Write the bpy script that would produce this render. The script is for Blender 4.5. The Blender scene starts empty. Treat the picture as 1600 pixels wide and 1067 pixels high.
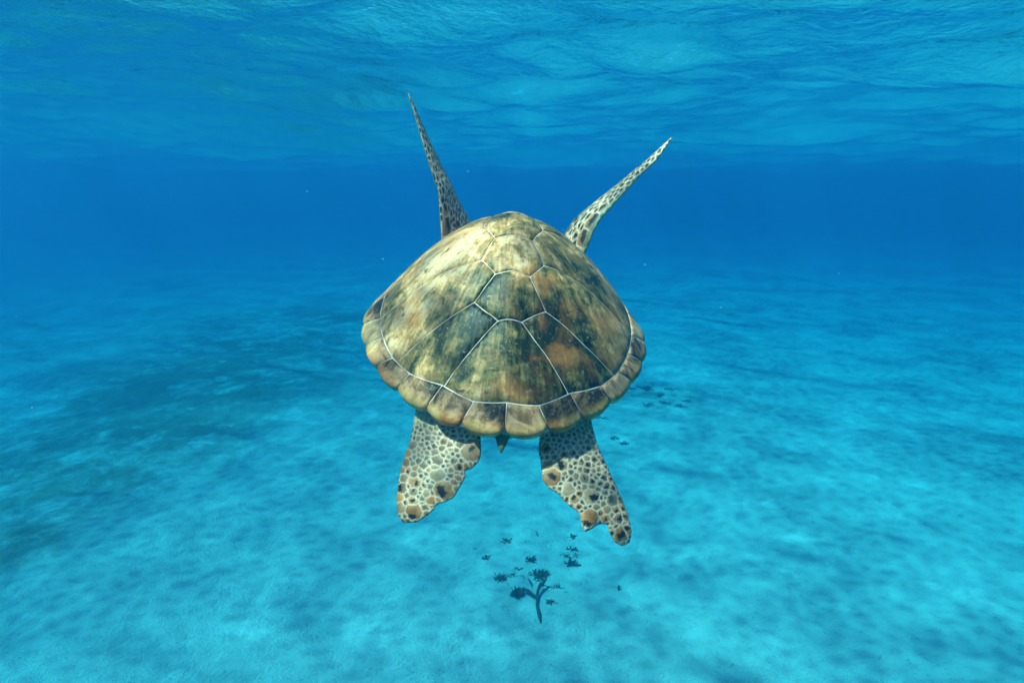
import bpy, bmesh, math, random
import numpy as np
from mathutils import Vector, Matrix
from mathutils.kdtree import KDTree
from mathutils.geometry import delaunay_2d_cdt
np.seterr(all='ignore')
rng = np.random.default_rng(7)
random.seed(7)
S = bpy.context.scene
C = S.collection

# ------------------------------------------------------------------ camera
FPX, CX, CY = 953.0, 800.0, 533.5            # focal length and centre for a 1600 px wide frame
PITCH = math.radians(14.3)
CAM = np.array([0.0, 0.0, -.55])             # just below the surface (z = 0)
FWD = np.array([0, math.cos(PITCH), -math.sin(PITCH)])
UPV = np.array([0, math.sin(PITCH), math.cos(PITCH)])
cd = bpy.data.cameras.new('camera'); co = bpy.data.objects.new('camera', cd); C.objects.link(co)
co.location = CAM; co.rotation_euler = (math.radians(90) - PITCH, 0, 0)
cd.sensor_width = 36; cd.lens = 36 * FPX / 1600; cd.clip_start = 0.02; cd.clip_end = 600
S.camera = co

# ------------------------------------------------------------------ sky, sun, exposure
SUN_EL, SUN_AZ = math.radians(62), math.radians(-120)   # azimuth measured from +Y (view direction), negative = left
w = bpy.data.worlds.new('World'); S.world = w; w.use_nodes = True
nt = w.node_tree
bg = nt.nodes['Background']; sky = nt.nodes.new('ShaderNodeTexSky')
sky.sky_type = 'NISHITA'; sky.sun_disc = False
sky.sun_elevation = SUN_EL; sky.sun_rotation = SUN_AZ
nt.links.new(sky.outputs[0], bg.inputs[0]); bg.inputs[1].default_value = 0.12
sl = bpy.data.lights.new('sun', 'SUN'); so = bpy.data.objects.new('sun', sl); C.objects.link(so)
sl.energy = 5.0; sl.angle = math.radians(1.3); sl.color = (1.0, 0.72, 0.55)
sdir = Vector((math.sin(SUN_AZ) * math.cos(SUN_EL), math.cos(SUN_AZ) * math.cos(SUN_EL), math.sin(SUN_EL)))
so.rotation_euler = sdir.to_track_quat('Z', 'Y').to_euler(); so.location = (0, 0, 20)
S.view_settings.view_transform = 'Standard'; S.view_settings.look = 'None'
S.view_settings.exposure = 1.85; S.view_settings.gamma = 1.0
cy = S.cycles
cy.use_denoising = True; cy.use_adaptive_sampling = True; cy.adaptive_threshold = .02; cy.max_bounces = 5; cy.diffuse_bounces = 2; cy.glossy_bounces = 3
cy.volume_bounces = 1; cy.transparent_max_bounces = 12
cy.caustics_reflective = False; cy.caustics_refractive = False; cy.sample_clamp_indirect = 6

# ------------------------------------------------------------------ helpers
def unproj(px, py, d):
    px = np.asarray(px, float); py = np.asarray(py, float); d = np.asarray(d, float)
    return (CAM + FWD * d[..., None] + np.array([1., 0, 0]) * ((px - CX) / FPX * d)[..., None]
            + UPV * ((CY - py) / FPX * d)[..., None])
FLOOR = -2.85
def ground_point(px, py):
    r = FWD + np.array([1., 0, 0]) * (px - CX) / FPX + UPV * (CY - py) / FPX
    return CAM + r * ((FLOOR - CAM[2]) / r[2])
def smooth(a, b, x):
    t = np.clip((x - a) / (b - a), 0, 1); return t * t * (3 - 2 * t)
def mesh_obj(name, verts, faces, mat, parent=None, attrs=None, sm=True):
    me = bpy.data.meshes.new(name)
    if isinstance(faces, np.ndarray):           # big quad grids
        me.vertices.add(len(verts)); me.vertices.foreach_set('co', np.asarray(verts, np.float32).ravel())
        me.loops.add(faces.size); me.loops.foreach_set('vertex_index', faces.astype(np.int32).ravel())
        me.polygons.add(len(faces)); me.polygons.foreach_set('loop_start', np.arange(0, faces.size, 4, dtype=np.int32))
        me.update(calc_edges=True)
    else: me.from_pydata([tuple(map(float, v)) for v in verts], [], [tuple(map(int, f)) for f in faces])
    if sm: me.polygons.foreach_set('use_smooth', np.ones(len(me.polygons), bool))
    for k, a in (attrs or {}).items():
        a = np.asarray(a, np.float32)
        if a.ndim == 1: me.attributes.new(k, 'FLOAT', 'POINT').data.foreach_set('value', a)
        elif a.shape[1] == 3: me.attributes.new(k, 'FLOAT_VECTOR', 'POINT').data.foreach_set('vector', a.ravel())
        else: me.attributes.new(k, 'FLOAT_COLOR', 'POINT').data.foreach_set('color', a.ravel())
    me.update()
    if mat: me.materials.append(mat)
    o = bpy.data.objects.new(name, me); C.objects.link(o)
    if parent: o.parent = parent
    return o
def tag(o, label, cat, group=None):
    o['label'] = label; o['category'] = cat
    if group: o['group'] = group
    return o
def grid_faces(nu, nv, off=0, flip=False):
    i, j = np.meshgrid(np.arange(nu - 1), np.arange(nv - 1), indexing='ij')
    a = (i * nv + j).ravel() + off
    q = np.stack([a, a + nv, a + nv + 1, a + 1], 1)
    return q[:, ::-1] if flip else q
class NT:
    def __init__(s, name):
        s.m = bpy.data.materials.new(name); s.m.use_nodes = True; s.t = s.m.node_tree
        s.t.nodes.clear(); s.out = s.t.nodes.new('ShaderNodeOutputMaterial')
    def n(s, typ, ins=None, **kw):
        n = s.t.nodes.new('ShaderNode' + typ)
        for k, v in kw.items(): setattr(n, k, v)
        for k, v in (ins or {}).items():
            if isinstance(v, bpy.types.NodeSocket): s.t.links.new(v, n.inputs[k])
            else: n.inputs[k].default_value = v
        return n
    def math(s, op, a, b=0.0, c=0.0): return s.n('Math', {0: a, 1: b, 2: c}, operation=op).outputs[0]
    def mix(s, f, a, b, bt='MIX'):
        n = s.n('Mix', data_type='RGBA', blend_type=bt)
        for k, v in ((0, f), (6, a), (7, b)):
            if isinstance(v, bpy.types.NodeSocket): s.t.links.new(v, n.inputs[k])
            else: n.inputs[k].default_value = v if k == 0 or len(v) == 4 else (*v, 1)
        return n.outputs[2]
    def ramp(s, f, stops, interp='EASE'):
        n = s.n('ValToRGB', {0: f}); r = n.color_ramp; r.interpolation = interp
        while len(r.elements) < len(stops): r.elements.new(0.5)
        for e, (p, c) in zip(r.elements, stops): e.position = p; e.color = (*c, 1) if len(c) == 3 else c
        return n.outputs[0]
    def noise(s, vec, scale, detail=4, rough=.55, dist=0.0):
        return s.n('TexNoise', {'Vector': vec, 'Scale': scale, 'Detail': detail, 'Roughness': rough, 'Distortion': dist}).outputs[0]
    def mapr(s, v, a, b, c=0.0, d=1.0): return s.n('MapRange', {0: v, 1: a, 2: b, 3: c, 4: d}, interpolation_type='SMOOTHSTEP').outputs[0]
    def surf(s, sh): s.t.links.new(sh, s.out.inputs[0]); return s.m

# ------------------------------------------------------------------ sand floor
def axis(lo, hi, c, fine, grow):
    xs = [c]; st = fine
    while xs[-1] < hi:
        xs.append(xs[-1] + st); st *= 1 + grow
    ys = [c]; st = fine
    while ys[-1] > lo:
        ys.append(ys[-1] - st); st *= 1 + grow
    return np.array(sorted(set(xs + ys)))
def waves(X, Y, n, lmin, lmax, slope, main, spread, seed):
    r = np.random.default_rng(seed); Z = np.zeros_like(X)
    for k in range(n):
        lam = lmin * (lmax / lmin) ** (k / (n - 1)); a = main + r.normal(0, spread)
        kx, ky = math.sin(a) * 2 * math.pi / lam, math.cos(a) * 2 * math.pi / lam
        Z += slope * lam / (2 * math.pi) * r.uniform(.5, 1.3) * np.sin(kx * X + ky * Y + r.uniform(0, 6.28))
    return Z
def floor_h(X, Y):
    return (waves(X, Y, 14, .9, 7, .022, .5, .9, 3) * np.exp(-(np.hypot(X, Y) / 40) ** 2)
            + waves(X, Y, 16, .3, .9, .03, .3, 1.2, 4) * np.exp(-(np.hypot(X, Y - 3) / 7) ** 2))
xs = axis(-150, 150, 0.0, .06, .02); ys = axis(-150, 150, 3.2, .06, .02)
GX, GY = np.meshgrid(xs, ys, indexing='ij')
sv = np.stack([GX, GY, FLOOR + floor_h(GX, GY)], -1).reshape(-1, 3)

m = NT('pale_sand')
pos = m.n('NewGeometry').outputs['Position']
# darker films of turf algae on the sand: patches with a place of their own
def patch(px, py, rx, ry, soft=.6):
    g = ground_point(px, py)
    mp = m.n('Mapping', {'Vector': pos, 'Location': (-g[0] / rx, -g[1] / ry, 0), 'Scale': (1 / rx, 1 / ry, 0)})
    d = m.n('VectorMath', {0: mp.outputs[0]}, operation='LENGTH').outputs['Value']
    return m.mapr(d, 1 + soft, 1 - soft)
nb = m.noise(pos, .55, 6, .62, .4)
nb2 = m.noise(pos, 3.2, 8, .72, .4)
pl = [patch(300, 600, 1.8, 1.5), patch(60, 760, 1.0, .9), patch(10, 860, .4, .35), patch(480, 520, 2.2, 2.2), patch(200, 690, 1.3, .9),
      patch(1060, 625, .75, .55, .8)]
acc = pl[0]
for p in pl[1:]: acc = m.math('MAXIMUM', acc, p)
acc = m.math('MAXIMUM', acc, .06)
mask = m.math('MULTIPLY', acc, m.mapr(m.math('ADD', m.math('MULTIPLY', nb, .5), m.math('MULTIPLY', nb2, .5)), .42, .58))
fine = m.noise(pos, 60, 5, .7)
sand = m.mix(m.noise(pos, 6, 6, .6), (.41, .50, .52), (.50, .62, .64))
sand = m.mix(m.math('MULTIPLY', m.mapr(fine, .56, .70), .8), sand, (.24, .28, .28))
sand = m.mix(m.math('MULTIPLY', m.mapr(m.noise(pos, 14, 7, .75, .3), .60, .70), .45), sand, (.13, .16, .14))
sand = m.mix(m.math('MULTIPLY', m.mapr(nb2, .36, .46, 1, 0), .5), sand, (.66, .74, .74))
alg = m.mix(nb2, (.06, .11, .075), (.24, .25, .16))
col = m.mix(m.math('MULTIPLY', mask, .92), sand, alg)
b = m.n('Bump', {'Strength': 1.0, 'Distance': .06, 'Height': m.math('ADD', nb2, m.math('MULTIPLY', fine, .35))})
m.surf(m.n('BsdfDiffuse', {'Color': col, 'Roughness': 1.0, 'Normal': b.outputs[0]}).outputs[0])
o = mesh_obj('sand_floor', sv, grid_faces(len(xs), len(ys)), m.m); o['kind'] = 'structure'

# ------------------------------------------------------------------ water surface, seen from below
xs = axis(-150, 150, 0.0, .05, .009); ys = axis(-150, 150, 5.0, .04, .009)
GX, GY = np.meshgrid(xs, ys, indexing='ij')
far = np.exp(-(np.hypot(GX, GY - 4) / 45) ** 2)
WZ = (waves(GX, GY, 26, .26, 1.2, .056, .15, .6, 11) * np.exp(-(np.hypot(GX, GY - 4) / 22) ** 2)
      + waves(GX, GY, 16, 1.2, 6.5, .050, .1, .5, 12) * far)
wv = np.stack([GX, GY, WZ], -1).reshape(-1, 3)
m = NT('sea_water_surface')
pos = m.n('NewGeometry').outputs['Position']
rip = m.noise(pos, 6.0, 5, .62, .3)
bmp = m.n('Bump', {'Strength': .8, 'Distance': .04, 'Height': rip}).outputs[0]
fr = m.n('Fresnel', {'IOR': 1.333, 'Normal': bmp}).outputs[0]
# caustics painted into the transparent colour: bright filaments and broad soft bands of sunlight
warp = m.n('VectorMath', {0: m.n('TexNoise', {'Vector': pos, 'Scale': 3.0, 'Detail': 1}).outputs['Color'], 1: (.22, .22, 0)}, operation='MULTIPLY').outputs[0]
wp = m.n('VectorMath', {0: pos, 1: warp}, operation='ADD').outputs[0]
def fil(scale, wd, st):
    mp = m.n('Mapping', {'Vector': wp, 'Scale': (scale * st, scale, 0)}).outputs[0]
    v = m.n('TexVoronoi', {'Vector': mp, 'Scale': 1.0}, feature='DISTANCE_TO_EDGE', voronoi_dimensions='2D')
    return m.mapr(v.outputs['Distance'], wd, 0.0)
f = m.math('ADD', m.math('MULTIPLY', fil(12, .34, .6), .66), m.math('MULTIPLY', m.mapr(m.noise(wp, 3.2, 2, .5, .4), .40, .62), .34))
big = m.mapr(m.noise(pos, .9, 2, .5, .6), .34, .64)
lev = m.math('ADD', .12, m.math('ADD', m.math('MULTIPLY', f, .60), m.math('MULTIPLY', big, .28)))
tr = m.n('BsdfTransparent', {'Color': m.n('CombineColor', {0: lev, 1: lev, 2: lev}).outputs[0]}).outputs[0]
gl = m.n('BsdfGlossy', {'Color': (.97, .99, 1, 1), 'Roughness': .02, 'Normal': bmp}).outputs[0]
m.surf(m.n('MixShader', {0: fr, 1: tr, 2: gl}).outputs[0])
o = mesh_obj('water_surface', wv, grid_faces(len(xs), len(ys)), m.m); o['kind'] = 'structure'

# ------------------------------------------------------------------ the sea water itself
def box(name, lo, hi):
    v = [(x, y, z) for x in (lo[0], hi[0]) for y in (lo[1], hi[1]) for z in (lo[2], hi[2])]
    f = [(0, 1, 3, 2), (4, 6, 7, 5), (0, 4, 5, 1), (2, 3, 7, 6), (0, 2, 6, 4), (1, 5, 7, 3)]
    return mesh_obj(name, v, f, None, sm=False)
o = box('haze', (-190, -190, FLOOR - 1.6), (190, 190, .75)); o['kind'] = 'stuff'
m = NT('sea_water')
SIG_S = np.array([.003, .031, .061]); SIG_A = np.array([.47, .104, .041]); D = .7
ab = (1 - SIG_A / (D - SIG_S)) ** 2
pv = m.n('VolumePrincipled', {'Color': (*(SIG_S / D), 1), 'Density': D, 'Anisotropy': .2, 'Absorption Color': (*ab, 1)})
m.t.links.new(pv.outputs[0], m.out.inputs[1]); o.data.materials.append(m.m)
m.m.cycles.homogeneous_volume = True; pv.inputs['Density Attribute'].default_value = ''

# ------------------------------------------------------------------ sea turtle
YAW, PIT, ROL = .0075, .2626, .0757
def rotm(yaw, pit, rol):
    c, s = math.cos, math.sin
    return (np.array([[c(yaw), -s(yaw), 0], [s(yaw), c(yaw), 0], [0, 0, 1]])
            @ np.array([[1, 0, 0], [0, c(pit), -s(pit)], [0, s(pit), c(pit)]])
            @ np.array([[c(rol), 0, s(rol)], [0, 1, 0], [-s(rol), 0, c(rol)]]))
TR = rotm(YAW, PIT, ROL); TP = np.array([-.0122, 1.1117, -1.2497 + 1.0 + CAM[2]])
def to_local(P): return (np.asarray(P) - TP) @ TR
turtle = bpy.data.objects.new('sea_turtle', None); C.objects.link(turtle)
turtle.matrix_world = Matrix.Translation(TP) @ Matrix(TR.tolist()).to_4x4(); turtle.empty_display_size = .1
tag(turtle, 'sea turtle with mottled olive shell swimming away with front flippers raised', 'turtle')

SW, LF, LR, SH, SPW, SEX = .26, .3019, .3291, .1989, 1.9407, 1.1372
def tap(c): return np.where(c < 0, 1 - .132 * np.abs(c) ** 1.5, 1 - .05 * c)
def plan(th, rho):                      # th degrees from the nose, rho 0..1
    t = np.radians(th); c = np.cos(t); x = SW * np.sin(t) * tap(c); y = np.where(c > 0, LF, LR) * c
    return np.stack([x * rho, y * rho], -1)
def inv(xy):
    x, y = xy[..., 0], xy[..., 1]; yy = np.where(y > 0, y / LF, y / LR); c = np.zeros_like(x); tp = np.ones_like(x)
    for _ in range(8):
        xx = x / SW / tp; r = np.hypot(xx, yy) + 1e-9; c = yy / r; tp = tap(c)
    return np.degrees(np.arctan2(x / SW / tp, yy)), r
def dome(xy):
    th, r = inv(xy); z = SH * np.clip(1 - r ** SPW, 0, 1) ** SEX
    x, y = xy[..., 0], xy[..., 1]
    z = z + .004 * np.exp(-(x / .022) ** 2) * smooth(.95, .6, r)          # keel
    z = z + .004 * np.sin(np.radians(th) * 2 + 1) * r * (1 - r)
    z = z - .03 * np.clip(r - 1, 0, 1)
    return z
RM = ([0, 60, 85, 92, 98, 105, 116, 127, 138, 153, 167, 180], [.80, .82, .84, .852, .865, .885, .905, .922, .922, .897, .913, .90])
def rho_m(th): return np.interp(np.abs(th), *RM)

# scute material
m = NT('mottled_scute')
A = lambda n: m.n('Attribute', attribute_name=n)
st = A('streak').outputs['Vector']; pos = m.n('TexCoord').outputs['Object']
mar = A('marginal').outputs['Fac']; tone = A('tone').outputs['Fac']; rimv = A('rimness').outputs['Fac']
s1 = m.noise(m.n('Mapping', {'Vector': st, 'Scale': (7, 3.5, 1)}).outputs[0], 1.0, 7, .62, .6)
s2 = m.noise(m.n('Mapping', {'Vector': st, 'Scale': (34, 4, 1)}).outputs[0], 1.0, 6, .6, .3)
blot = m.noise(pos, 18, 8, .72, .8)
blot2 = m.noise(pos, 9, 5, .6, .5)
finen = m.noise(pos, 150, 4, .7)
v = m.math('ADD', m.math('ADD', m.math('MULTIPLY', s1, .42), m.math('MULTIPLY', s2, .18)), m.math('MULTIPLY', blot, .40))
v = m.math('ADD', v, m.math('MULTIPLY', m.math('SUBTRACT', tone, .5), .30))
v = m.math('ADD', v, m.math('MULTIPLY', m.math('SUBTRACT', m.noise(pos, 62, 6, .7, .6), .5), .30))
base = m.ramp(v, [(.39, (.010, .014, .006)), (.44, (.075, .066, .020)), (.48, (.24, .155, .05)), (.53, (.48, .245, .085)), (.57, (.84, .42, .18)), (.63, (1.0, .63, .36))])
base = m.mix(m.math('MULTIPLY', m.mapr(blot2, .50, .66), .65), base, m.mix(s2, (.46, .13, .03), (.75, .27, .07)))
base = m.mix(m.math('MULTIPLY', m.mapr(m.noise(pos, 38, 6, .72, .5), .57, .66), .85), base, (.012, .016, .012))
mcol = m.ramp(m.math('ADD', m.math('ADD', m.math('MULTIPLY', blot, .75), m.math('MULTIPLY', s1, .25)), m.math('MULTIPLY', m.math('SUBTRACT', tone, .5), .35)),
              [(.38, (.026, .018, .010)), (.44, (.22, .10, .04)), (.50, (.52, .24, .12)), (.56, (.70, .34, .17)), (.64, (1.0, .60, .26))])
mcol = m.mix(m.math('MULTIPLY', m.mapr(rimv, .45, 1.0), .5), mcol, m.mix(m.mapr(blot2, .42, .58), (.90, .27, .05), (1.0, .54, .16)))
colr = m.mix(mar, base, mcol)
colr = m.mix(m.math('MULTIPLY', m.mapr(finen, .58, .70), .4), colr, (.75, .60, .40))
hb = m.math('ADD', m.math('MULTIPLY', s2, .6), m.math('ADD', m.math('MULTIPLY', finen, .25), m.math('MULTIPLY', blot, .5)))
bmp = m.n('Bump', {'Strength': .45, 'Distance': .004, 'Height': hb}).outputs[0]
scute_mat = m.surf(m.n('BsdfPrincipled', {'Base Color': colr, 'Roughness': m.math('ADD', .34, m.math('MULTIPLY', blot, .25)), 'Normal': bmp, 'IOR': 1.4}).outputs[0])
m = NT('pale_seam')
pos = m.n('TexCoord').outputs['Object']
seam_mat = m.surf(m.n('BsdfPrincipled', {'Base Color': m.mix(m.mapr(m.noise(pos, 45, 4), .38, .6), (.55, .36, .30), (.95, .72, .68)), 'Roughness': .6}).outputs[0])

# the shell under the scutes: closed dome, its pale skin shows in the seams
NT_, NR_ = 144, 40
tt = np.linspace(-180, 180, NT_, endpoint=False); rr = np.linspace(0.02, .972, NR_)
T2, R2 = np.meshgrid(tt, rr, indexing='ij'); xy = plan(T2, R2)
top = np.concatenate([xy, dome(xy)[..., None]], -1)
low = [(.97, -.010), (.93, -.013), (.80, -.012), (.55, -.02)]
ring = [np.concatenate([plan(tt, r), np.full((NT_, 1), z)], 1) for r, z in low]
G = np.concatenate([top, np.stack(ring, 1)], 1); nn = G.shape[1]
V = G.reshape(-1, 3); i = np.arange(NT_); F = []
for j in range(nn - 1):
    a = i * nn + j; bb = ((i + 1) % NT_) * nn + j
    F += np.stack([a, a + 1, bb + 1, bb], 1)[:, ::-1].tolist()
V = np.concatenate([V, [[0, 0, dome(np.zeros((1, 2)))[0]], [0, 0, -.02]]])
for k in range(NT_):
    F.append((k * nn, ((k + 1) % NT_) * nn, len(V) - 2)); F.append((((k + 1) % NT_) * nn + nn - 1, k * nn + nn - 1, len(V) - 1))
carapace = mesh_obj('carapace', V, F, seam_mat, turtle)
carapace['label'] = 'domed olive and brown carapace with pale seams between its scutes'

# scutes: named seam junctions, left/right mirrored with small differences
J = {}
def jm(n, x, y):
    J[n + 'R'] = np.array([x, y]); J[n + 'L'] = np.array([-x, y])
jm('v12', .034, .075); jm('v2', .050, -.010); jm('v23', .031, -.060); jm('v3', .050, -.105); jm('v34', .027, -.137)
jm('v4', .0545, -.177); jm('v45', .0165, -.206); jm('v1', .070, .19)
J['v45L'] = np.array([-.019, -.206]); J['v4L'] = np.array([-.056, -.173]); J['v4R'] = np.array([.053, -.180])
MA = dict(v1m=17, c12=66, c23=105, c34=130, v5m=154)      # angles where costal seams meet the marginal seam
for n, a in MA.items():
    for s, k in (('R', 1), ('L', -1)): J[n + s] = plan(np.array(a * k * 1.0), rho_m(a))
    J[n + 'R_a'] = a; J[n + 'L_a'] = -a
MS = [(n + s) for n in MA for s in 'LR']
jit = np.random.default_rng(5)
EC = {}
def edge(a, b):
    if (a, b) in EC: return EC[(a, b)]
    if (b, a) in EC: return EC[(b, a)][::-1]
    if a in MS and b in MS:
        x, y = J[a + '_a'], J[b + '_a']
        if abs(x - y) > 180: x, y = x % 360, y % 360
        n = max(8, int(abs(x - y) / 1.2)); th = np.linspace(x, y, n); th = np.where(th > 180, th - 360, th)
        p = plan(th, rho_m(th))
    else:
        A0, B0 = J[a], J[b]; L = np.linalg.norm(B0 - A0); n = max(5, int(L / .004)); t = np.linspace(0, 1, n)[:, None]
        nrm = np.array([-(B0 - A0)[1], (B0 - A0)[0]]) / L
        wob = sum(jit.normal(0, .35 / k) * np.sin(np.pi * t * k) for k in (1, 2, 3, 5)) * min(L * .035, .0035)
        p = A0 + (B0 - A0) * t + nrm * wob
    EC[(a, b)] = p; return p
def poly(names):
    pts = []
    for a, b in zip(names, names[1:] + names[:1]): pts.append(edge(a, b)[:-1])
    return np.concatenate(pts)
def area(P): x, y = P.T; return .5 * np.sum(x * np.roll(y, -1) - y * np.roll(x, -1))
def resample(P, step):
    Q = np.concatenate([P, P[:1]]); s = np.concatenate([[0], np.cumsum(np.linalg.norm(np.diff(Q, axis=0), axis=1))])
    n = max(8, int(s[-1] / step)); u = np.linspace(0, s[-1], n, endpoint=False)
    return np.stack([np.interp(u, s, Q[:, 0]), np.interp(u, s, Q[:, 1])], 1)
def seg_dist(P, Q):                     # distance of points P to closed polyline Q
    A0, B0 = Q, np.roll(Q, -1, 0); d = np.full(len(P), 9.)
    for a, b in zip(A0, B0):
        ab = b - a; t = np.clip(((P - a) @ ab) / (ab @ ab + 1e-12), 0, 1); d = np.minimum(d, np.linalg.norm(P - a - t[:, None] * ab, axis=1))
    return d
def inside(P, Q):
    c = np.zeros(len(P), bool); j = np.roll(Q, 1, 0)
    for (x1, y1), (x2, y2) in zip(Q, j):
        k = ((y1 > P[:, 1]) != (y2 > P[:, 1])) & (P[:, 0] < (x2 - x1) * (P[:, 1] - y1) / (y2 - y1 + 1e-12) + x1); c ^= k
    return c
def fill(Q, step):                      # triangulated sheet inside polygon Q: boundary first
    lo, hi = Q.min(0), Q.max(0)
    gx = np.arange(lo[0], hi[0], step); gy = np.arange(lo[1], hi[1], step * .866)
    X, Y = np.meshgrid(gx, gy, indexing='ij'); X = X + (np.arange(len(gy)) % 2) * step * .5
    P = np.stack([X.ravel(), Y.ravel()], 1); P = P[inside(P, Q)]; P = P[seg_dist(P, Q) > step * .55]
    allp = np.concatenate([Q, P]); n = len(Q)
    vs, es, fs, *_ = delaunay_2d_cdt([Vector(p) for p in allp], [], [list(range(n))], 1, 1e-7)
    return np.array([tuple(q) for q in vs]), [tuple(f) for f in fs]
def boundary_loop(fs):
    cnt = {}
    for f in fs:
        for a, b in zip(f, f[1:] + f[:1]): cnt[(a, b)] = 1
    nxt = {a: b for a, b in cnt if (b, a) not in cnt}
    best = []
    left = set(nxt)
    while left:
        s = next(iter(left)); L = [s]; left.discard(s)
        while nxt.get(L[-1]) in left: L.append(nxt[L[-1]]); left.discard(L[-1])
        if len(L) > len(best): best = L
    return best
GAP = .0007
# lighter and darker patches laid over the shell's mottling: x, y, radius, amount
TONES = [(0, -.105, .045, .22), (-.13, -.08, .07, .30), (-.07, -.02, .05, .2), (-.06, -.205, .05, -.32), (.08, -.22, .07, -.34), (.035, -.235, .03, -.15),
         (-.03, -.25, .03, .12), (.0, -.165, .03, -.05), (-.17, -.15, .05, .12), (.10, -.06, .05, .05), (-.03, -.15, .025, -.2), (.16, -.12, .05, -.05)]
def scute(name, P, origin, marginal=0.0, tone=.5, sid=0.0, wall=.004, ang_off=0.0):
    if area(P) < 0: P = P[::-1]
    Q = resample(P, .0035)
    tng = np.roll(Q, -1, 0) - np.roll(Q, 1, 0); tng /= np.linalg.norm(tng, axis=1, keepdims=True)
    nin = np.stack([-tng[:, 1], tng[:, 0]], 1); Q = Q + nin * GAP
    vs, fs = fill(Q, .0055 if not marginal else .0045)
    d = seg_dist(vs, Q)
    z = dome(vs) + .0004 + .0016 * smooth(0, .0035, d) + (.0008 if marginal else .0022) * (1 - np.exp(-d / .02))
    th, r = inv(vs)
    z = z - np.where(marginal > 0, .005 * smooth(.99, 1.03, r), 0)
    n0 = len(vs); loop = boundary_loop(fs); F = list(fs)
    V = np.concatenate([vs, z[:, None]], 1)
    low = V[loop].copy(); low[:, 2] -= wall
    if marginal: low[:, :2] += (origin - low[:, :2]) * .10 * smooth(.93, 1, inv(low[:, :2])[1])[:, None]
    V = np.concatenate([V, low]); k = len(loop)
    for a in range(k): F.append((loop[(a + 1) % k], loop[a], n0 + a, n0 + (a + 1) % k))
    F.append(tuple(n0 + a for a in range(k))[::-1])
    rel = V[:, :2] - origin; rad = np.linalg.norm(rel, axis=1); ang = np.arctan2(rel[:, 1], rel[:, 0]) + ang_off
    ang = (ang + np.pi) % (2 * np.pi) - np.pi
    thv, rv = inv(V[:, :2])
    sv_ = np.stack([np.radians(thv), rv * 1.2, np.full(len(V), sid)], 1)
    if marginal: sv_ = np.stack([ang * .5, rad * 6, np.full(len(V), sid)], 1)
    elif name == 'vertebral_scute' and V[:, 1].min() > -.21: sv_ = np.stack([V[:, 0] * 6, V[:, 1] * 6, np.full(len(V), sid)], 1)
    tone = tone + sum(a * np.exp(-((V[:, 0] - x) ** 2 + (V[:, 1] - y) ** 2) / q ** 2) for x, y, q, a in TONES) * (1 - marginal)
    at = dict(streak=sv_, marginal=np.full(len(V), float(marginal)),
              tone=np.zeros(len(V)) + tone, rimness=np.where(marginal > 0, smooth(.90, 1.02, rv), 0.0))
    return mesh_obj(name, V, F, scute_mat, carapace, at)
k = 0
VS = [(['v12L', 'v12R', 'v1R', 'v1mR', 'v1mL', 'v1L'], (0, .10), .5), (['v23L', 'v23R', 'v2R', 'v12R', 'v12L', 'v2L'], (0, -.05), .44),
      (['v34L', 'v34R', 'v3R', 'v23R', 'v23L', 'v3L'], (0, -.126), .56), (['v45L', 'v45R', 'v4R', 'v34R', 'v34L', 'v4L'], (.002, -.198), .52),
      (['v5mL', 'v5mR', 'v45R', 'v45L'], (0, -.19), .50)]
for nm_, og, tn in VS:
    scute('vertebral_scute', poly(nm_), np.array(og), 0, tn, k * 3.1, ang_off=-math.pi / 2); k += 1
tones = dict(L=(.5, .54, .52, .48), R=(.5, .48, .48, .44))
for s, sg in (('L', -1), ('R', 1)):
    CS = [(['v12', 'v1', 'v1m', 'c12', 'v2'], (.06, .04)), (['v2', 'c12', 'c23', 'v3', 'v23'], (.035, -.055)),
          (['v3', 'c23', 'c34', 'v4', 'v34'], (.03, -.132)), (['v4', 'c34', 'v5m', 'v45'], (.022, -.195))]
    for (nm_, og), tn in zip(CS, tones[s]):
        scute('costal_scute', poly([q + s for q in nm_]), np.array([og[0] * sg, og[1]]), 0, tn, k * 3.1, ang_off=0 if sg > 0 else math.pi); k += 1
# marginals: inner division angle, outer (rim) division angle
MI = [8, 22, 36, 50, 64, 78, 92, 105, 116, 127, 138, 153, 167, 180]
MO = [7, 20, 33, 46, 58.5, 71, 84, 97, 110, 122.5, 136, 150, 164, 180]
def rimr(u): return .986 + .024 * np.clip(np.sin(np.pi * u), 0, 1) ** .5
def marg(a0, a1, b0, b1, sg):
    th_i = np.linspace(a0, a1, 12); th_o = np.linspace(b1, b0, 22); u = (th_o - b0) / (b1 - b0)
    skew = u ** .9
    return np.concatenate([plan(th_i * sg, rho_m(th_i)), plan(th_o * sg, rimr(skew))])
for sg in (-1, 1):
    for q in range(13):
        P = marg(MI[q], MI[q + 1], MO[q], MO[q + 1], sg); cen = P.mean(0)
        scute('marginal_scute', P, cen * .86, 1.0, rng.uniform(.22, .72), k * 3.1, wall=.011); k += 1
ta = np.linspace(-8, 8, 12); P = np.concatenate([plan(ta, rho_m(ta)), plan(np.linspace(7, -7, 12), np.full(12, .97))])
scute('nuchal_scute', P, P.mean(0) * .9, 1.0, .5, k * 3.1, wall=.011)

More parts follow.
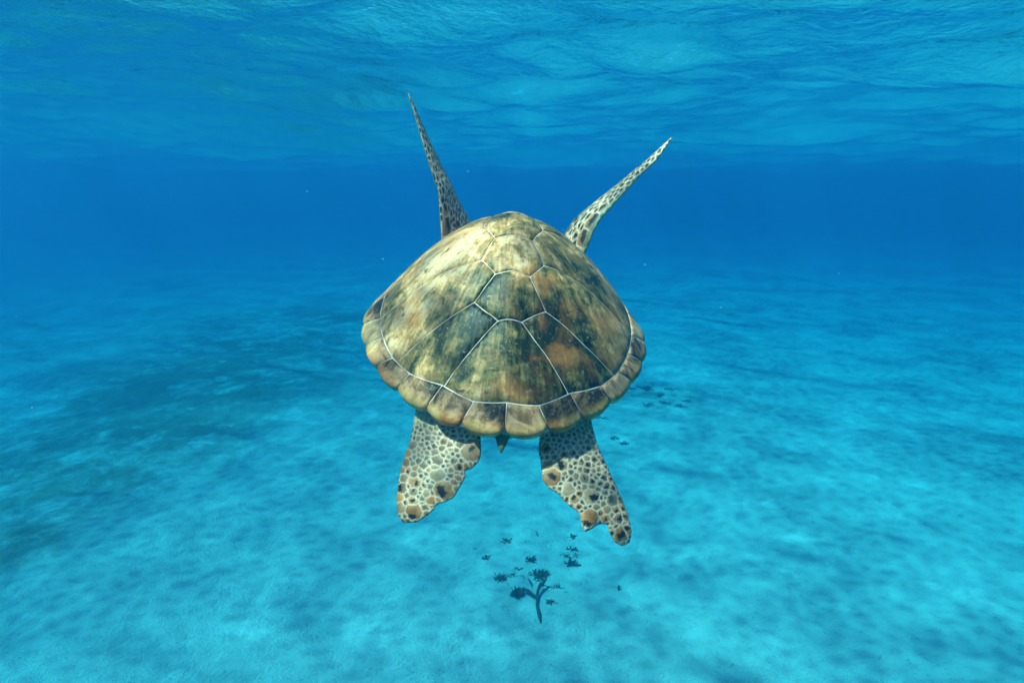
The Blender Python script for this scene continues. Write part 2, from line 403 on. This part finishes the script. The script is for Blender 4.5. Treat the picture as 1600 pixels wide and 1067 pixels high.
# ---- body: trunk, neck, head, tail and four flippers in one mesh
BV, BF, BC = [], [], []
def add(V, F, col):
    BV.append(np.asarray(V)); BC.append(np.asarray(col)); BF.append([tuple(int(x) for x in f) for f in F])
CREAM = np.array([1.0, .68, .50]); GREY = np.array([.44, .26, .16]); DARK = np.array([.014, .014, .018]); ORG = np.array([.70, .24, .06]); OLV = np.array([.10, .13, .07])
def scales(P, seeds, rad, flags, seed=0, k_edge=.0022, warm=None, dark=.6, border=1.0):
    """colour and height of scaly skin: P (n,2) metres, seeds (k,2), radii (k)"""
    r = np.random.default_rng(seed); n = len(P); d1 = np.full(n, 9.); d2 = np.full(n, 9.); idx = np.zeros(n, int)
    for i, (c, q) in enumerate(zip(seeds, rad)):
        d = np.linalg.norm(P - c, axis=1) - q
        c2 = d < d1
        d2 = np.where(c2, d1, np.minimum(d2, d)); d1 = np.where(c2, d, d1); idx = np.where(c2, i, idx)
    e = np.minimum(d2 - d1, .02) * .5
    inn = smooth(k_edge * .18 * border, k_edge * .5 * border, e); pil = 1 - np.exp(-e / .0035)
    ns = len(seeds); tone = r.uniform(.55, 1.35, ns); hue = np.clip(r.uniform(-.3, .8, ns) + (0 if warm is None else warm), 0, 1)
    body = (GREY * (1 - hue[:, None]) + ORG * hue[:, None]) * tone[:, None]
    soff = r.normal(0, .22, (ns, 2)) * rad[:, None]; sr = rad * r.uniform(.28, .62, ns) * (r.uniform(0, 1, ns) < dark) * flags
    rel = P - seeds[idx] - soff[idx]
    pa = np.arctan2(rel[:, 1], rel[:, 0]); wob = 1 + .28 * np.sin(pa * 2 + idx) + .14 * np.sin(pa * 5 + idx * 2.3) + .10 * np.sin(pa * 9 + idx)
    sp = smooth(1.2, .8, np.linalg.norm(rel, axis=1) / (np.maximum(sr[idx], 1e-5) * wob)) * (sr[idx] > 0)
    rough = np.clip(np.linalg.norm(P - seeds[idx], axis=1) / (rad[idx] + .003), 0, 1.3)[:, None]
    col = body[idx] * (1.0 - .25 * (1 - rough)) + .10 * rough * CREAM
    col = col * (1 - sp[:, None]) + DARK * sp[:, None]
    col = CREAM * (1 - inn[:, None]) + col * inn[:, None]
    return col, inn * pil
def poisson(n, sampler, r_of, fixed, fr, seed):
    r = np.random.default_rng(seed); pts = [np.array(p) for p in fixed]; rad = list(fr)
    for _ in range(n):
        p = sampler(r); q = r_of(p) * r.uniform(.8, 1.25)
        A = np.array(pts); 
        if len(A) == 0 or np.all(np.linalg.norm(A - p, axis=1) > (np.array(rad) + q) * .93): pts.append(p); rad.append(q)
    return np.array(pts), np.array(rad)
# trunk loft from tail tip to snout: (y, half width, top z, bottom z, exponent)
tail_tip = to_local(unproj(783., 707., .86))
secs = [(tail_tip[1], .001, tail_tip[2] + .001, tail_tip[2] - .001, 2), (tail_tip[1] + .010, .0065, tail_tip[2] + .012, tail_tip[2] + .001, 2), (tail_tip[1] + .025, .012, tail_tip[2] + .026, tail_tip[2] + .004, 2), (-.27, .020, -.022, -.06, 2), (-.235, .085, -.012, -.066, 2.3), (-.20, .140, -.010, -.082, 2.5), (-.10, .190, -.008, -.09, 2.8),
        (0, .208, -.008, -.092, 3), (.10, .200, -.008, -.09, 2.8), (.18, .165, -.008, -.085, 2.6), (.235, .115, -.006, -.075, 2.3), (.27, .072, .010, -.066, 2.1), (.31, .052, .022, -.05, 2), (.35, .050, .034, -.042, 2),
        (.385, .055, .046, -.038, 2.2), (.42, .054, .048, -.038, 2.2), (.45, .045, .038, -.036, 2.2), (.475, .030, .022, -.032, 2.2), (.492, .014, .004, -.026, 2), (.498, .002, -.008, -.014, 2)]
sec = np.array(secs); yy = np.interp(np.linspace(0, len(secs) - 1, 120), np.arange(len(secs)), sec[:, 0])
par = [np.interp(np.linspace(0, len(secs) - 1, 120), np.arange(len(secs)), sec[:, c]) for c in range(1, 5)]
for c in range(3):
    for _ in range(2): par[c][1:-1] = (par[c][:-2] + 2 * par[c][1:-1] + par[c][2:]) / 4
NA = 72; an = np.linspace(0, 2 * np.pi, NA, endpoint=False); tv = []
for y, hw, zt, zb, ex in zip(yy, *par):
    cx, sz = np.cos(an), np.sin(an); x = hw * np.sign(cx) * np.abs(cx) ** (2 / ex); z = (zt + zb) / 2 + (zt - zb) / 2 * np.sign(sz) * np.abs(sz) ** (2 / ex)
    tv.append(np.stack([x + tail_tip[0] * smooth(-.28, tail_tip[1], y), np.full(NA, y), z], 1))
tv = np.array(tv); F = []
for a in range(119):
    for q in range(NA): F.append((a * NA + q, a * NA + (q + 1) % NA, (a + 1) * NA + (q + 1) % NA, (a + 1) * NA + q))
F.append(tuple(range(NA))[::-1]); F.append(tuple(119 * NA + q for q in range(NA)))
# scales on head and neck, pale plastron
P2 = np.stack([(np.tile(an, 120) - np.pi / 2) * np.repeat(np.maximum(par[0], .012), NA), np.repeat(yy, NA)], 1)
sd, ra = poisson(2500, lambda r: np.array([r.uniform(-.35, .35), r.uniform(-.36, .5)]), lambda p: .010 if p[1] > .36 else .006, [], [], 3)
ct, ht = scales(P2, sd, ra, np.ones(len(sd)), 4, .002, dark=.2)
tvf = tv.reshape(-1, 3); belly = smooth(-.06, -.085, tvf[:, 2])[:, None]
ct = ct * (1 - belly) + np.array([.72, .66, .48]) * belly
tl = smooth(-.262, -.285, tvf[:, 1])[:, None]; ct = ct * (1 - tl) + OLV * tl
tvf = tvf.copy()
add(tvf, F, ct)
# rear flippers: outline of each, given its own depth, thickness and tilt
def rear(outline, zx, zs, sc, depth, seed, dark, thick=.012):
    px = np.array([(zx[0] + x * zs, zx[1] + y * zs) for x, y in outline], float)
    mpp = .9 / FPX; org = px.mean(0)
    Q = (px - org) * mpp * np.array([1, -1])
    if area(Q) < 0: Q = Q[::-1]
    Qr = resample(Q, .0016)
    for _ in range(2): Qr = (np.roll(Qr, 1, 0) + 2 * Qr + np.roll(Qr, -1, 0)) / 4
    vs, fs = fill(Qr, .0019)
    d = seg_dist(vs, Qr)
    seeds = np.array([((zx[0] + x * zs - org[0]) * mpp, -(zx[1] + y * zs - org[1]) * mpp) for x, y, r in sc]); rad = np.array([r * zs * mpp * 1.05 for x, y, r in sc])
    lo, hi = Qr.min(0), Qr.max(0)
    seeds, rad = poisson(6000, lambda r: r.uniform(lo, hi), lambda p: .0032, seeds, rad, seed)
    fl = np.ones(len(seeds))
    ed = seg_dist(seeds, Qr); warm = np.where((ed < .014) & (rad > .004), .55, -.2) + np.where(seeds[:, 1] < lo[1] + .05, .2, 0)
    col, h = scales(vs, seeds, rad, fl, seed + 1, .0022, warm, dark)
    rootf = smooth(hi[1] - .075, hi[1] - .045, vs[:, 1])[:, None]
    col = col * (1 - .75 * rootf) + np.array([.62, .50, .30]) * .75 * rootf
    th = thick * np.sqrt(np.clip(1 - (1 - np.clip(d / .03, 0, 1)) ** 2, 0, 1)) * .5
    pxv = vs * np.array([1, -1]) / mpp + org
    dep = depth(pxv[:, 0], pxv[:, 1])
    base = unproj(pxv[:, 0], pxv[:, 1], dep)
    e = 1.0
    du = unproj(pxv[:, 0] + e, pxv[:, 1], depth(pxv[:, 0] + e, pxv[:, 1])) - base; dv = unproj(pxv[:, 0], pxv[:, 1] + e, depth(pxv[:, 0], pxv[:, 1] + e)) - base
    nrm = np.cross(dv, du); nrm /= np.linalg.norm(nrm, axis=1, keepdims=True); nrm *= np.sign((nrm @ -FWD))[:, None]
    top = base + nrm * (th + .0016 * h)[:, None]; bot = base - nrm * th[:, None]
    n = len(vs); loop = set(boundary_loop(fs))
    V = np.concatenate([top, bot]); F = [f for f in fs] + [tuple(n + q if q not in loop else q for q in f)[::-1] for f in fs]
    cb = np.tile(np.array([.55, .50, .38]), (n, 1))
    add(to_local(V), F, np.concatenate([col, cb]))
lo_ = [(265, 180), (225, 400), (170, 560), (145, 680), (133, 800), (140, 920), (185, 965), (270, 960), (330, 925), (385, 880), (410, 835), (470, 820), (530, 790), (565, 730), (615, 640), (605, 605), (650, 590), (700, 545), (720, 490), (716, 350), (690, 200), (640, 60), (480, -20), (340, 0), (285, 80)]
ls = [(660, 460, 72), (590, 420, 34), (430, 535, 35), (430, 635, 45), (470, 740, 62), (275, 685, 40), (265, 755, 30), (260, 810, 32), (265, 890, 52), (165, 860, 38), (160, 790, 30), (180, 725, 36), (190, 650, 30), (180, 605, 26), (205, 545, 28), (215, 480, 28), (250, 430, 28), (335, 570, 24), (270, 635, 24), (355, 765, 24), (380, 810, 28), (340, 860, 24), (345, 895, 18), (570, 580, 28), (540, 535, 22), (540, 685, 22), (415, 585, 24), (565, 655, 22), (545, 725, 20), (515, 600, 16), (430, 800, 18), (620, 575, 20), (300, 535, 20), (225, 610, 20), (275, 590, 18), (260, 555, 16), (410, 480, 20), (465, 405, 20), (405, 435, 18), (535, 372, 20), (370, 450, 16), (460, 450, 15), (320, 425, 17), (295, 378, 17), (270, 512, 17), (265, 468, 17), (360, 340, 17), (340, 290, 16), (360, 380, 15)]
rear(lo_, (590, 600), .225, ls, lambda x, y: .918 - (y - 640) / 180 * .07 - (x - 690) * .0003 + ((x - 690) / 60) ** 2 * .006, 21, .45)
ro_ = [(100, 240), (90, 360), (105, 430), (120, 560), (160, 610), (215, 640), (285, 720), (345, 760), (370, 790), (375, 850), (400, 900), (450, 880), (490, 850), (550, 850), (560, 900), (600, 970), (650, 997), (700, 970), (712, 900), (690, 790), (640, 660), (560, 490), (480, 310), (440, 140), (400, 40), (300, -60), (180, -20), (120, 100)]
rs = [(135, 350, 36), (175, 325, 14), (150, 460, 30), (175, 540, 58), (230, 460, 40), (285, 620, 38), (320, 685, 28), (350, 655, 20), (430, 670, 48), (425, 810, 56), (385, 550, 28), (255, 400, 26), (310, 385, 20), (325, 445, 18), (365, 435, 20), (365, 375, 18), (400, 415, 20), (410, 460, 20), (400, 497, 20), (455, 425, 20), (480, 490, 18), (445, 500, 15), (515, 435, 18), (410, 350, 18), (345, 350, 15), (490, 580, 20), (535, 600, 22), (515, 545, 18), (480, 520, 14), (435, 570, 20), (570, 690, 36), (595, 760, 24), (610, 810, 32), (525, 645, 20), (435, 605, 18), (530, 760, 24), (525, 810, 28), (575, 915, 28), (625, 920, 48), (672, 890, 34), (660, 800, 28), (640, 740, 24), (630, 690, 26), (575, 610, 20), (565, 550, 18), (460, 740, 22), (490, 780, 22), (355, 735, 18), (380, 605, 15), (320, 595, 16), (290, 560, 16), (355, 490, 16), (455, 350, 14), (560, 640, 16)]
rear(ro_, (820, 620), .2342, rs, lambda x, y: .935 - (y - 650) / 200 * .09 + (x - 900) * .0003 + ((x - 900) / 60) ** 2 * .006, 31, .8)
# front flippers: ruled between the trailing edge (near) and the leading edge (far)
def front(near, far, dn, df, seed, sgn):
    nt_, ns_ = 210, 60
    def curve(p, dd):
        p = np.array(p, float); s = np.concatenate([[0], np.cumsum(np.linalg.norm(np.diff(p, axis=0), axis=1))]); s /= s[-1]; u = np.linspace(0, 1, nt_)
        q = np.stack([np.interp(u, s, p[:, 0]), np.interp(u, s, p[:, 1])], 1)
        for _ in range(10): q[1:-1] = (q[:-2] + 2 * q[1:-1] + q[2:]) / 4
        return unproj(q[:, 0], q[:, 1], np.interp(u, np.linspace(0, 1, len(dd)), dd))
    A0, B0 = curve(near, dn), curve(far, df)
    s = np.linspace(0, 1, ns_); s = .5 - .5 * np.cos(s * np.pi)
    base = A0[:, None] * (1 - s)[None, :, None] + B0[:, None] * s[None, :, None]
    nrm = np.cross(np.gradient(base, axis=0), (B0 - A0)[:, None] + 1e-6); nrm /= np.linalg.norm(nrm, axis=-1, keepdims=True) + 1e-9
    nrm[-1] = nrm[-2]
    if (nrm[40, 30] @ np.array([-sgn, 0, .3])) < 0: nrm = -nrm            # dorsal side faces the midline
    ch = np.linalg.norm(B0 - A0, axis=1)
    u = np.linspace(0, 1, nt_)
    base = base + nrm * (np.sin(np.pi * s) * .06)[None, :, None] * ch[:, None, None]      # camber
    prof = np.sqrt(np.clip(s, 0, 1)) ** .9 * np.sqrt(np.clip(1 - s, 0, 1)) * 2
    th = (.010 * (1 - u) ** .7 + .0012)[:, None] * prof[None]
    ln = np.concatenate([[0], np.cumsum(np.linalg.norm(np.diff(A0, axis=0), axis=1))])
    P = np.stack([np.repeat(ln[:, None], ns_, 1).ravel() * .62, (s[None] * ch[:, None]).ravel()], 1)
    fixed, fr = [], []
    x = .030
    for q, rr_ in enumerate((.013, .013, .012, .009)):
        fixed.append((x, 0.013 if q < 5 else .006)); fr.append(rr_); x += rr_ * 1.85
    sd, ra = poisson(4000, lambda r: np.array([r.uniform(0, .26), r.uniform(-.005, .13)]), lambda p: .0052 - .006 * p[0], fixed, fr, seed)
    warm = np.where(np.arange(len(sd)) < len(fixed), .25, -.3)
    col, h = scales(P, sd, ra, np.where(np.arange(len(sd)) < len(fixed), 1.35, 1.7), seed, .0026, warm, .97)
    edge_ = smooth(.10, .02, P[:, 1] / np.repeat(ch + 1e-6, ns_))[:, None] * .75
    if sgn > 0: col = col * (1 - edge_) + np.array([.03, .13, .075]) * edge_  # right trailing edge: shaded underside painted in as a dark green strip
    h = h.reshape(nt_, ns_)
    top = base + nrm * (th + .0012 * h)[..., None]; bot = base - nrm * th[..., None]
    V = np.concatenate([top.reshape(-1, 3), bot.reshape(-1, 3)]); n = nt_ * ns_
    F = grid_faces(nt_, ns_).tolist() + grid_faces(nt_, ns_, n, True).tolist()
    for a in range(nt_ - 1):
        F.append((a * ns_, n + a * ns_, n + (a + 1) * ns_, (a + 1) * ns_)); F.append((a * ns_ + ns_ - 1, (a + 1) * ns_ + ns_ - 1, n + (a + 1) * ns_ + ns_ - 1, n + a * ns_ + ns_ - 1))
    F.append(tuple([q for q in range(ns_)] + [n + q for q in range(ns_)][::-1]))
    F.append(tuple([(nt_ - 1) * ns_ + q for q in range(ns_)] + [n + (nt_ - 1) * ns_ + q for q in range(ns_)][::-1])[::-1])
    vent = np.tile(np.array([.16, .22, .12]), (n, 1))
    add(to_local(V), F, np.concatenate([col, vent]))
front([(688, 450), (690, 372), (685.5, 299), (676, 273), (662, 227), (643, 163), (637.5, 147)], [(738, 430), (733.5, 346), (709, 304), (685.5, 257), (667, 220), (650, 180), (638.5, 147)],
      [1.26, 1.27, 1.27, 1.28, 1.29, 1.30], [1.39, 1.41, 1.41, 1.39, 1.35, 1.305], 41, -1)
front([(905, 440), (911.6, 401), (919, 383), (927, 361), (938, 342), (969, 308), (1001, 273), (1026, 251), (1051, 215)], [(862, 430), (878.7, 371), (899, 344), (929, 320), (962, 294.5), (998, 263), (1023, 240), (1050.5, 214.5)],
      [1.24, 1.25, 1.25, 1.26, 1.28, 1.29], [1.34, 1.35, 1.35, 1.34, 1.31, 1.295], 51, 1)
m = NT('scaly_skin')
pos = m.n('TexCoord').outputs['Object']; pig = m.n('Attribute', attribute_name='pigment').outputs['Color']
n1 = m.noise(pos, 90, 5, .65); n2 = m.noise(pos, 22, 4)
c = m.mix(1.0, pig, m.ramp(n1, [(.3, (.72, .70, .66)), (.7, (1.18, 1.16, 1.12))]), 'MULTIPLY')
c = m.mix(m.math('MULTIPLY', m.mapr(n2, .55, .7), .25), c, (.30, .27, .14))
bm_ = m.n('Bump', {'Strength': .35, 'Distance': .002, 'Height': n1}).outputs[0]
skin = m.surf(m.n('BsdfPrincipled', {'Base Color': c, 'Roughness': .48, 'Normal': bm_, 'IOR': 1.4}).outputs[0])
bods = []
for V, F, c4 in zip(BV, BF, BC):
    bods.append(mesh_obj('body', V, F, skin, turtle, dict(pigment=np.concatenate([c4, np.ones((len(c4), 1))], 1))))
    bm = bmesh.new(); bm.from_mesh(bods[-1].data); bmesh.ops.recalc_face_normals(bm, faces=bm.faces); bm.to_mesh(bods[-1].data)
    bm.free()
body = bods[0]
for q in bods[1:]:
    md = body.modifiers.new('union', 'BOOLEAN'); md.operation = 'UNION'; md.solver = 'EXACT'; md.object = q
me = bpy.data.meshes.new_from_object(body.evaluated_get(bpy.context.evaluated_depsgraph_get()))
body.modifiers.clear(); body.data = me
for q in bods[1:]: bpy.data.objects.remove(q)
allv, allc = np.concatenate(BV), np.concatenate(BC)      # the pigment is looked up again on the joined surface
kd = KDTree(len(allv))
for q, p in enumerate(allv): kd.insert(p, q)
kd.balance()
near = np.array([kd.find(v.co)[1] for v in me.vertices])
if 'pigment' in me.attributes: me.attributes.remove(me.attributes['pigment'])
me.attributes.new('pigment', 'FLOAT_COLOR', 'POINT').data.foreach_set('color', np.concatenate([allc[near], np.ones((len(near), 1))], 1).astype(np.float32).ravel())
m = NT('dark_eye')
eye_mat = m.surf(m.n('BsdfPrincipled', {'Base Color': (.012, .010, .010, 1), 'Roughness': .08}).outputs[0])
U, Vv = np.meshgrid(np.linspace(0, np.pi, 11), np.linspace(0, 2 * np.pi, 17), indexing='ij')
for sx in (-1, 1):
    E_ = np.stack([sx * .045 + .008 * np.sin(U) * np.cos(Vv), .440 + .012 * np.sin(U) * np.sin(Vv), .010 + .011 * np.cos(U)], -1).reshape(-1, 3)
    mesh_obj('eye', E_, grid_faces(11, 17), eye_mat, turtle)
body['label'] = 'cream skinned body with dark scaled flippers and short pointed tail'

# ------------------------------------------------------------------ seaweed and debris on the sand
m = NT('dark_seaweed')
pos = m.n('NewGeometry').outputs['Position']
weed = m.surf(m.n('BsdfPrincipled', {'Base Color': m.mix(m.noise(pos, 40, 4), (.020, .022, .028), (.075, .070, .055)), 'Roughness': .8}).outputs[0])
def tube(pts, rads, n=7):
    pts = np.array(pts, float); V, F = [], []
    for i, p in enumerate(pts):
        t = pts[min(i + 1, len(pts) - 1)] - pts[max(i - 1, 0)]; t /= np.linalg.norm(t) + 1e-9
        a = np.cross(t, [0, 0, 1.]); a = a if np.linalg.norm(a) > .1 else np.cross(t, [1., 0, 0]); a /= np.linalg.norm(a); b_ = np.cross(a, t)
        for q in range(n): V.append(p + rads[i] * (a * math.cos(6.2832 * q / n) + b_ * math.sin(6.2832 * q / n)))
    for i in range(len(pts) - 1):
        for q in range(n): F.append((i * n + q, i * n + (q + 1) % n, (i + 1) * n + (q + 1) % n, (i + 1) * n + q))
    F.append(tuple(range(n))); F.append(tuple((len(pts) - 1) * n + q for q in range(n))[::-1])
    return V, F
def tuft_geo(r, R, n, squash=.45):
    """branching fronds spreading from a holdfast, each frond a bent tapering ribbon with side lobes"""
    V, F = [], []
    lob = [r.uniform(.4, 1.0) for _ in range(7)]
    for _ in range(n):
        a = r.uniform(0, 6.283); L = R * lob[int(a / .8976) % 7] * r.uniform(.5, 1.1); p = np.array([r.normal(0, .15) * R, r.normal(0, .15) * R, .0])
        el = r.uniform(.05, .8); pts = [p]; rd = []
        for q in range(4):
            a += r.normal(0, .45); el += r.normal(0, .3); pts.append(pts[-1] + L / 4 * np.array([math.cos(a) * math.cos(el), math.sin(a) * math.cos(el), abs(math.sin(el)) * squash]))
        wd = R * r.uniform(.022, .06); v, f = tube(pts, [wd * .7, wd, wd * 1.1, wd, wd * .5], 5); off = len(V); V += list(v); F += [tuple(x + off for x in q) for q in f]
    return V, F
def zpt(x, y): return ground_point(700 + x * .2062, 780 + y * .2062)
def put(name, V, F, loc, label, cat, group=None):
    z = FLOOR + float(floor_h(np.array(loc[0]), np.array(loc[1])))
    o = mesh_obj(name, V, F, weed); o.location = (loc[0], loc[1], z - .004)
    return tag(o, label, cat, group)
r = random.Random
class RR:
    def __init__(s, k): s.g = np.random.default_rng(k)
    def uniform(s, a, b): return float(s.g.uniform(a, b))
    def normal(s, a, b): return float(s.g.normal(a, b))
def size(px, loc): return px * .2062 / FPX * float((np.array(loc) - CAM) @ FWD)
named = [(690, 530, 50, 46, 'broad ragged seaweed tuft with bare notch, up from the forked stalk'), (400, 565, 38, 34, 'round dense seaweed tuft beside a straggling seaweed string'),
         (297, 400, 30, 26, 'compact dark seaweed tuft lying alone toward the turtle left hind flipper'), (445, 262, 34, 20, 'loose feathery seaweed tuft between the two hind flippers'),
         (620, 412, 38, 22, 'angular seaweed tuft with trailing tail over pale sand'), (930, 425, 42, 36, 'tall double seaweed tuft below the notched hind flipper'),
         (820, 620, 34, 22, 'slanting thin seaweed tuft trailing a loose strand'), (775, 775, 32, 18, 'small slanting seaweed tuft beside the forked stalk foot')]
for i, (x, y, R, n, lb) in enumerate(named):
    g = zpt(x, y); s = size(R, g); V, F = tuft_geo(RR(100 + i), s * 2.1, int(n * 2.6))
    put('seaweed_tuft', V, F, g, lb, 'seaweed')
small = [(485, 540, 30, 'straggling seaweed string between the round dense tuft and the broad ragged tuft'), (520, 490, 26, 'hook shaped seaweed scrap behind the straggling seaweed string'),
         (575, 575, 16, 'seaweed crumb at the end of the short straight twig'), (560, 545, 22, 'faint seaweed scrap between the straggling string and the twig'),
         (890, 665, 16, 'seaweed speck at the end of the slanting tuft'), (425, 810, 22, 'small seaweed scrap in front of the bushy round head'),
         (895, 355, 30, 'squat seaweed scrap beside the narrow scrap below the notched hind flipper'), (940, 300, 34, 'narrow seaweed scrap just below the notched hind flipper'),
         (960, 350, 24, 'seaweed scrap between the narrow scrap and the tall double tuft'), (945, 205, 34, 'thin branching seaweed scrap nearest the notched hind flipper tip'),
         (750, 620, 18, 'seaweed crumb at the tip of the forked stalk'), (200, 325, 18, 'faint feathery seaweed scrap near the turtle left hind flipper tip')]
tiny = 'tiny dark seaweed speck lying alone on bare pale sand'
small += [(x, y, q, tiny) for x, y, q in [(585, 270, 12), (1015, 885, 14), (930, 765, 14), (285, 810, 14), (265, 610, 9), (140, 515, 9)]]
for i, (x, y, R, lb) in enumerate(small):
    g = zpt(x, y); s = size(R, g); V, F = tuft_geo(RR(200 + i), s * 2.0, 40)
    put('seaweed_scrap', V, F, g, lb, 'seaweed', 'seaweed specks on bare sand' if lb is tiny else None)
farp = [(960, 683, 9), (975, 690, 8), (1010, 612, 11), (1040, 635, 10), (1062, 640, 9), (1030, 622, 9), (1048, 612, 7), (985, 610, 8), (945, 655, 8), (1075, 632, 7), (1012, 640, 8)]
for i, (x, y, R) in enumerate(farp):
    g = ground_point(x, y); s = R / FPX * float((g - CAM) @ FWD); V, F = tuft_geo(RR(300 + i), s * 1.8, 26, .3)
    if i < 2: put('seaweed_scrap', V, F, g, 'curled seaweed scrap of a close pair beside the right hind flipper', 'seaweed', 'close pair of seaweed scraps')
    else: put('seaweed_scrap', V, F, g, 'small seaweed scrap in the darker patch beyond the turtle right side', 'seaweed', 'seaweed scraps beyond the turtle')
# forked stalk with a brush at one end
g0 = zpt(675, 745); px_m = size(1, g0)
def wl(x, y, z=.02): q = zpt(x, y) - g0; return (q[0], q[1], z)
V, F = tube([wl(702, 938), wl(697, 905), wl(690, 868), wl(676, 810), wl(674, 750, .025), wl(682, 705, .03), wl(700, 668, .035), wl(728, 640, .03), wl(745, 618, .03)],
            [px_m * q for q in (2, 11, 15, 11, 10, 11, 14, 11, 4)], 9)
def join(V, F, v, f):
    off = len(V); V += list(v); F += [tuple(x + off for x in q) for q in f]
join(V, F, *tube([wl(674, 752, .025), wl(640, 735, .03), wl(605, 712, .035), wl(565, 690, .03)], [px_m * q for q in (8, 10, 13, 11)], 8))
join(V, F, *tube([wl(715, 655, .03), wl(745, 672, .03), wl(795, 672, .02)], [px_m * q for q in (5, 3.5, 2)], 6))
stalk = put('forked_seaweed', V, F, g0, 'forked dark seaweed stalk with a bushy round head on one arm', 'seaweed')
bv, bf = tuft_geo(RR(55), px_m * 80, 220); q = zpt(520, 705) - g0
bo = mesh_obj('brush_head', np.array(bv) + np.array([q[0], q[1], .01]), bf, weed, stalk)
kv, kf = tuft_geo(RR(56), px_m * 34, 50); q = zpt(708, 652) - g0
mesh_obj('knob', np.array(kv) + np.array([q[0], q[1], .015]), kf, weed, stalk)
for (x0, y0, x1, y1, rd, lb) in [(608, 575, 638, 632, 7, 'short straight dark twig lying uphill of the forked stalk'), (665, 190, 680, 226, 4, 'thin dark sliver of weed between the hind flippers')]:
    a, b_ = zpt(x0, y0), zpt(x1, y1); g = (a + b_) / 2; k_ = size(rd, g)
    mid = np.array([.2, .1, .0]) * np.linalg.norm(b_ - a) * .3
    V, F = tube([(a - g) + (0, 0, .012), mid * .5 + (0, 0, .018), (b_ - g) + (0, 0, .012)], [k_ * .6, k_, k_ * .5], 6)
    put('twig', V, F, g, lb, 'twig')
a = zpt(1300, 622); k_ = size(8, a); L_ = size(20, a)
V, F = tube([(-.5 * L_, -1.0 * L_, .01), (-.35 * L_, -.2 * L_, .02), (0, .5 * L_, .025), (.5 * L_, .8 * L_, .02)], [k_ * .3, k_, k_, k_ * .3], 6)
put('curled_leaf', V, F, a, 'small curled dark leaf lying alone on bare sand', 'leaf')
a = ground_point(214, 985); V, F = tuft_geo(RR(77), .014, 9); put('seaweed_scrap', V, F, a, 'tiny dark scrap alone on sand beside the large algae patch', 'seaweed')

# ------------------------------------------------------------------ drifting specks in the water
V, F = [], []
for q in range(130):
    d = rng.uniform(1.3, 4.5); p = unproj(rng.uniform(-200, 1800), rng.uniform(150, 700), np.array(d)); a = rng.uniform(.0006, .0013) * d / 2
    o = len(V); dr = rng.normal(0, 1, 3); dr = dr / np.linalg.norm(dr) * a * rng.uniform(.8, 2.5)
    V += [p + dr, p - dr, p + (a, 0, 0), p - (a, 0, 0), p + (0, a, a), p - (0, a, a)]
    F += [(o + i, o + j, o + k_) for i in (0, 1) for j, k_ in ((2, 4), (4, 3), (3, 5), (5, 2))]
m = NT('pale_speck')
o = mesh_obj('drifting_specks', V, F, m.surf(m.n('BsdfDiffuse', {'Color': (.85, .85, .8, 1)}).outputs[0])); o['kind'] = 'stuff'
tag(o, 'tiny pale specks drifting in the blue water', 'specks')
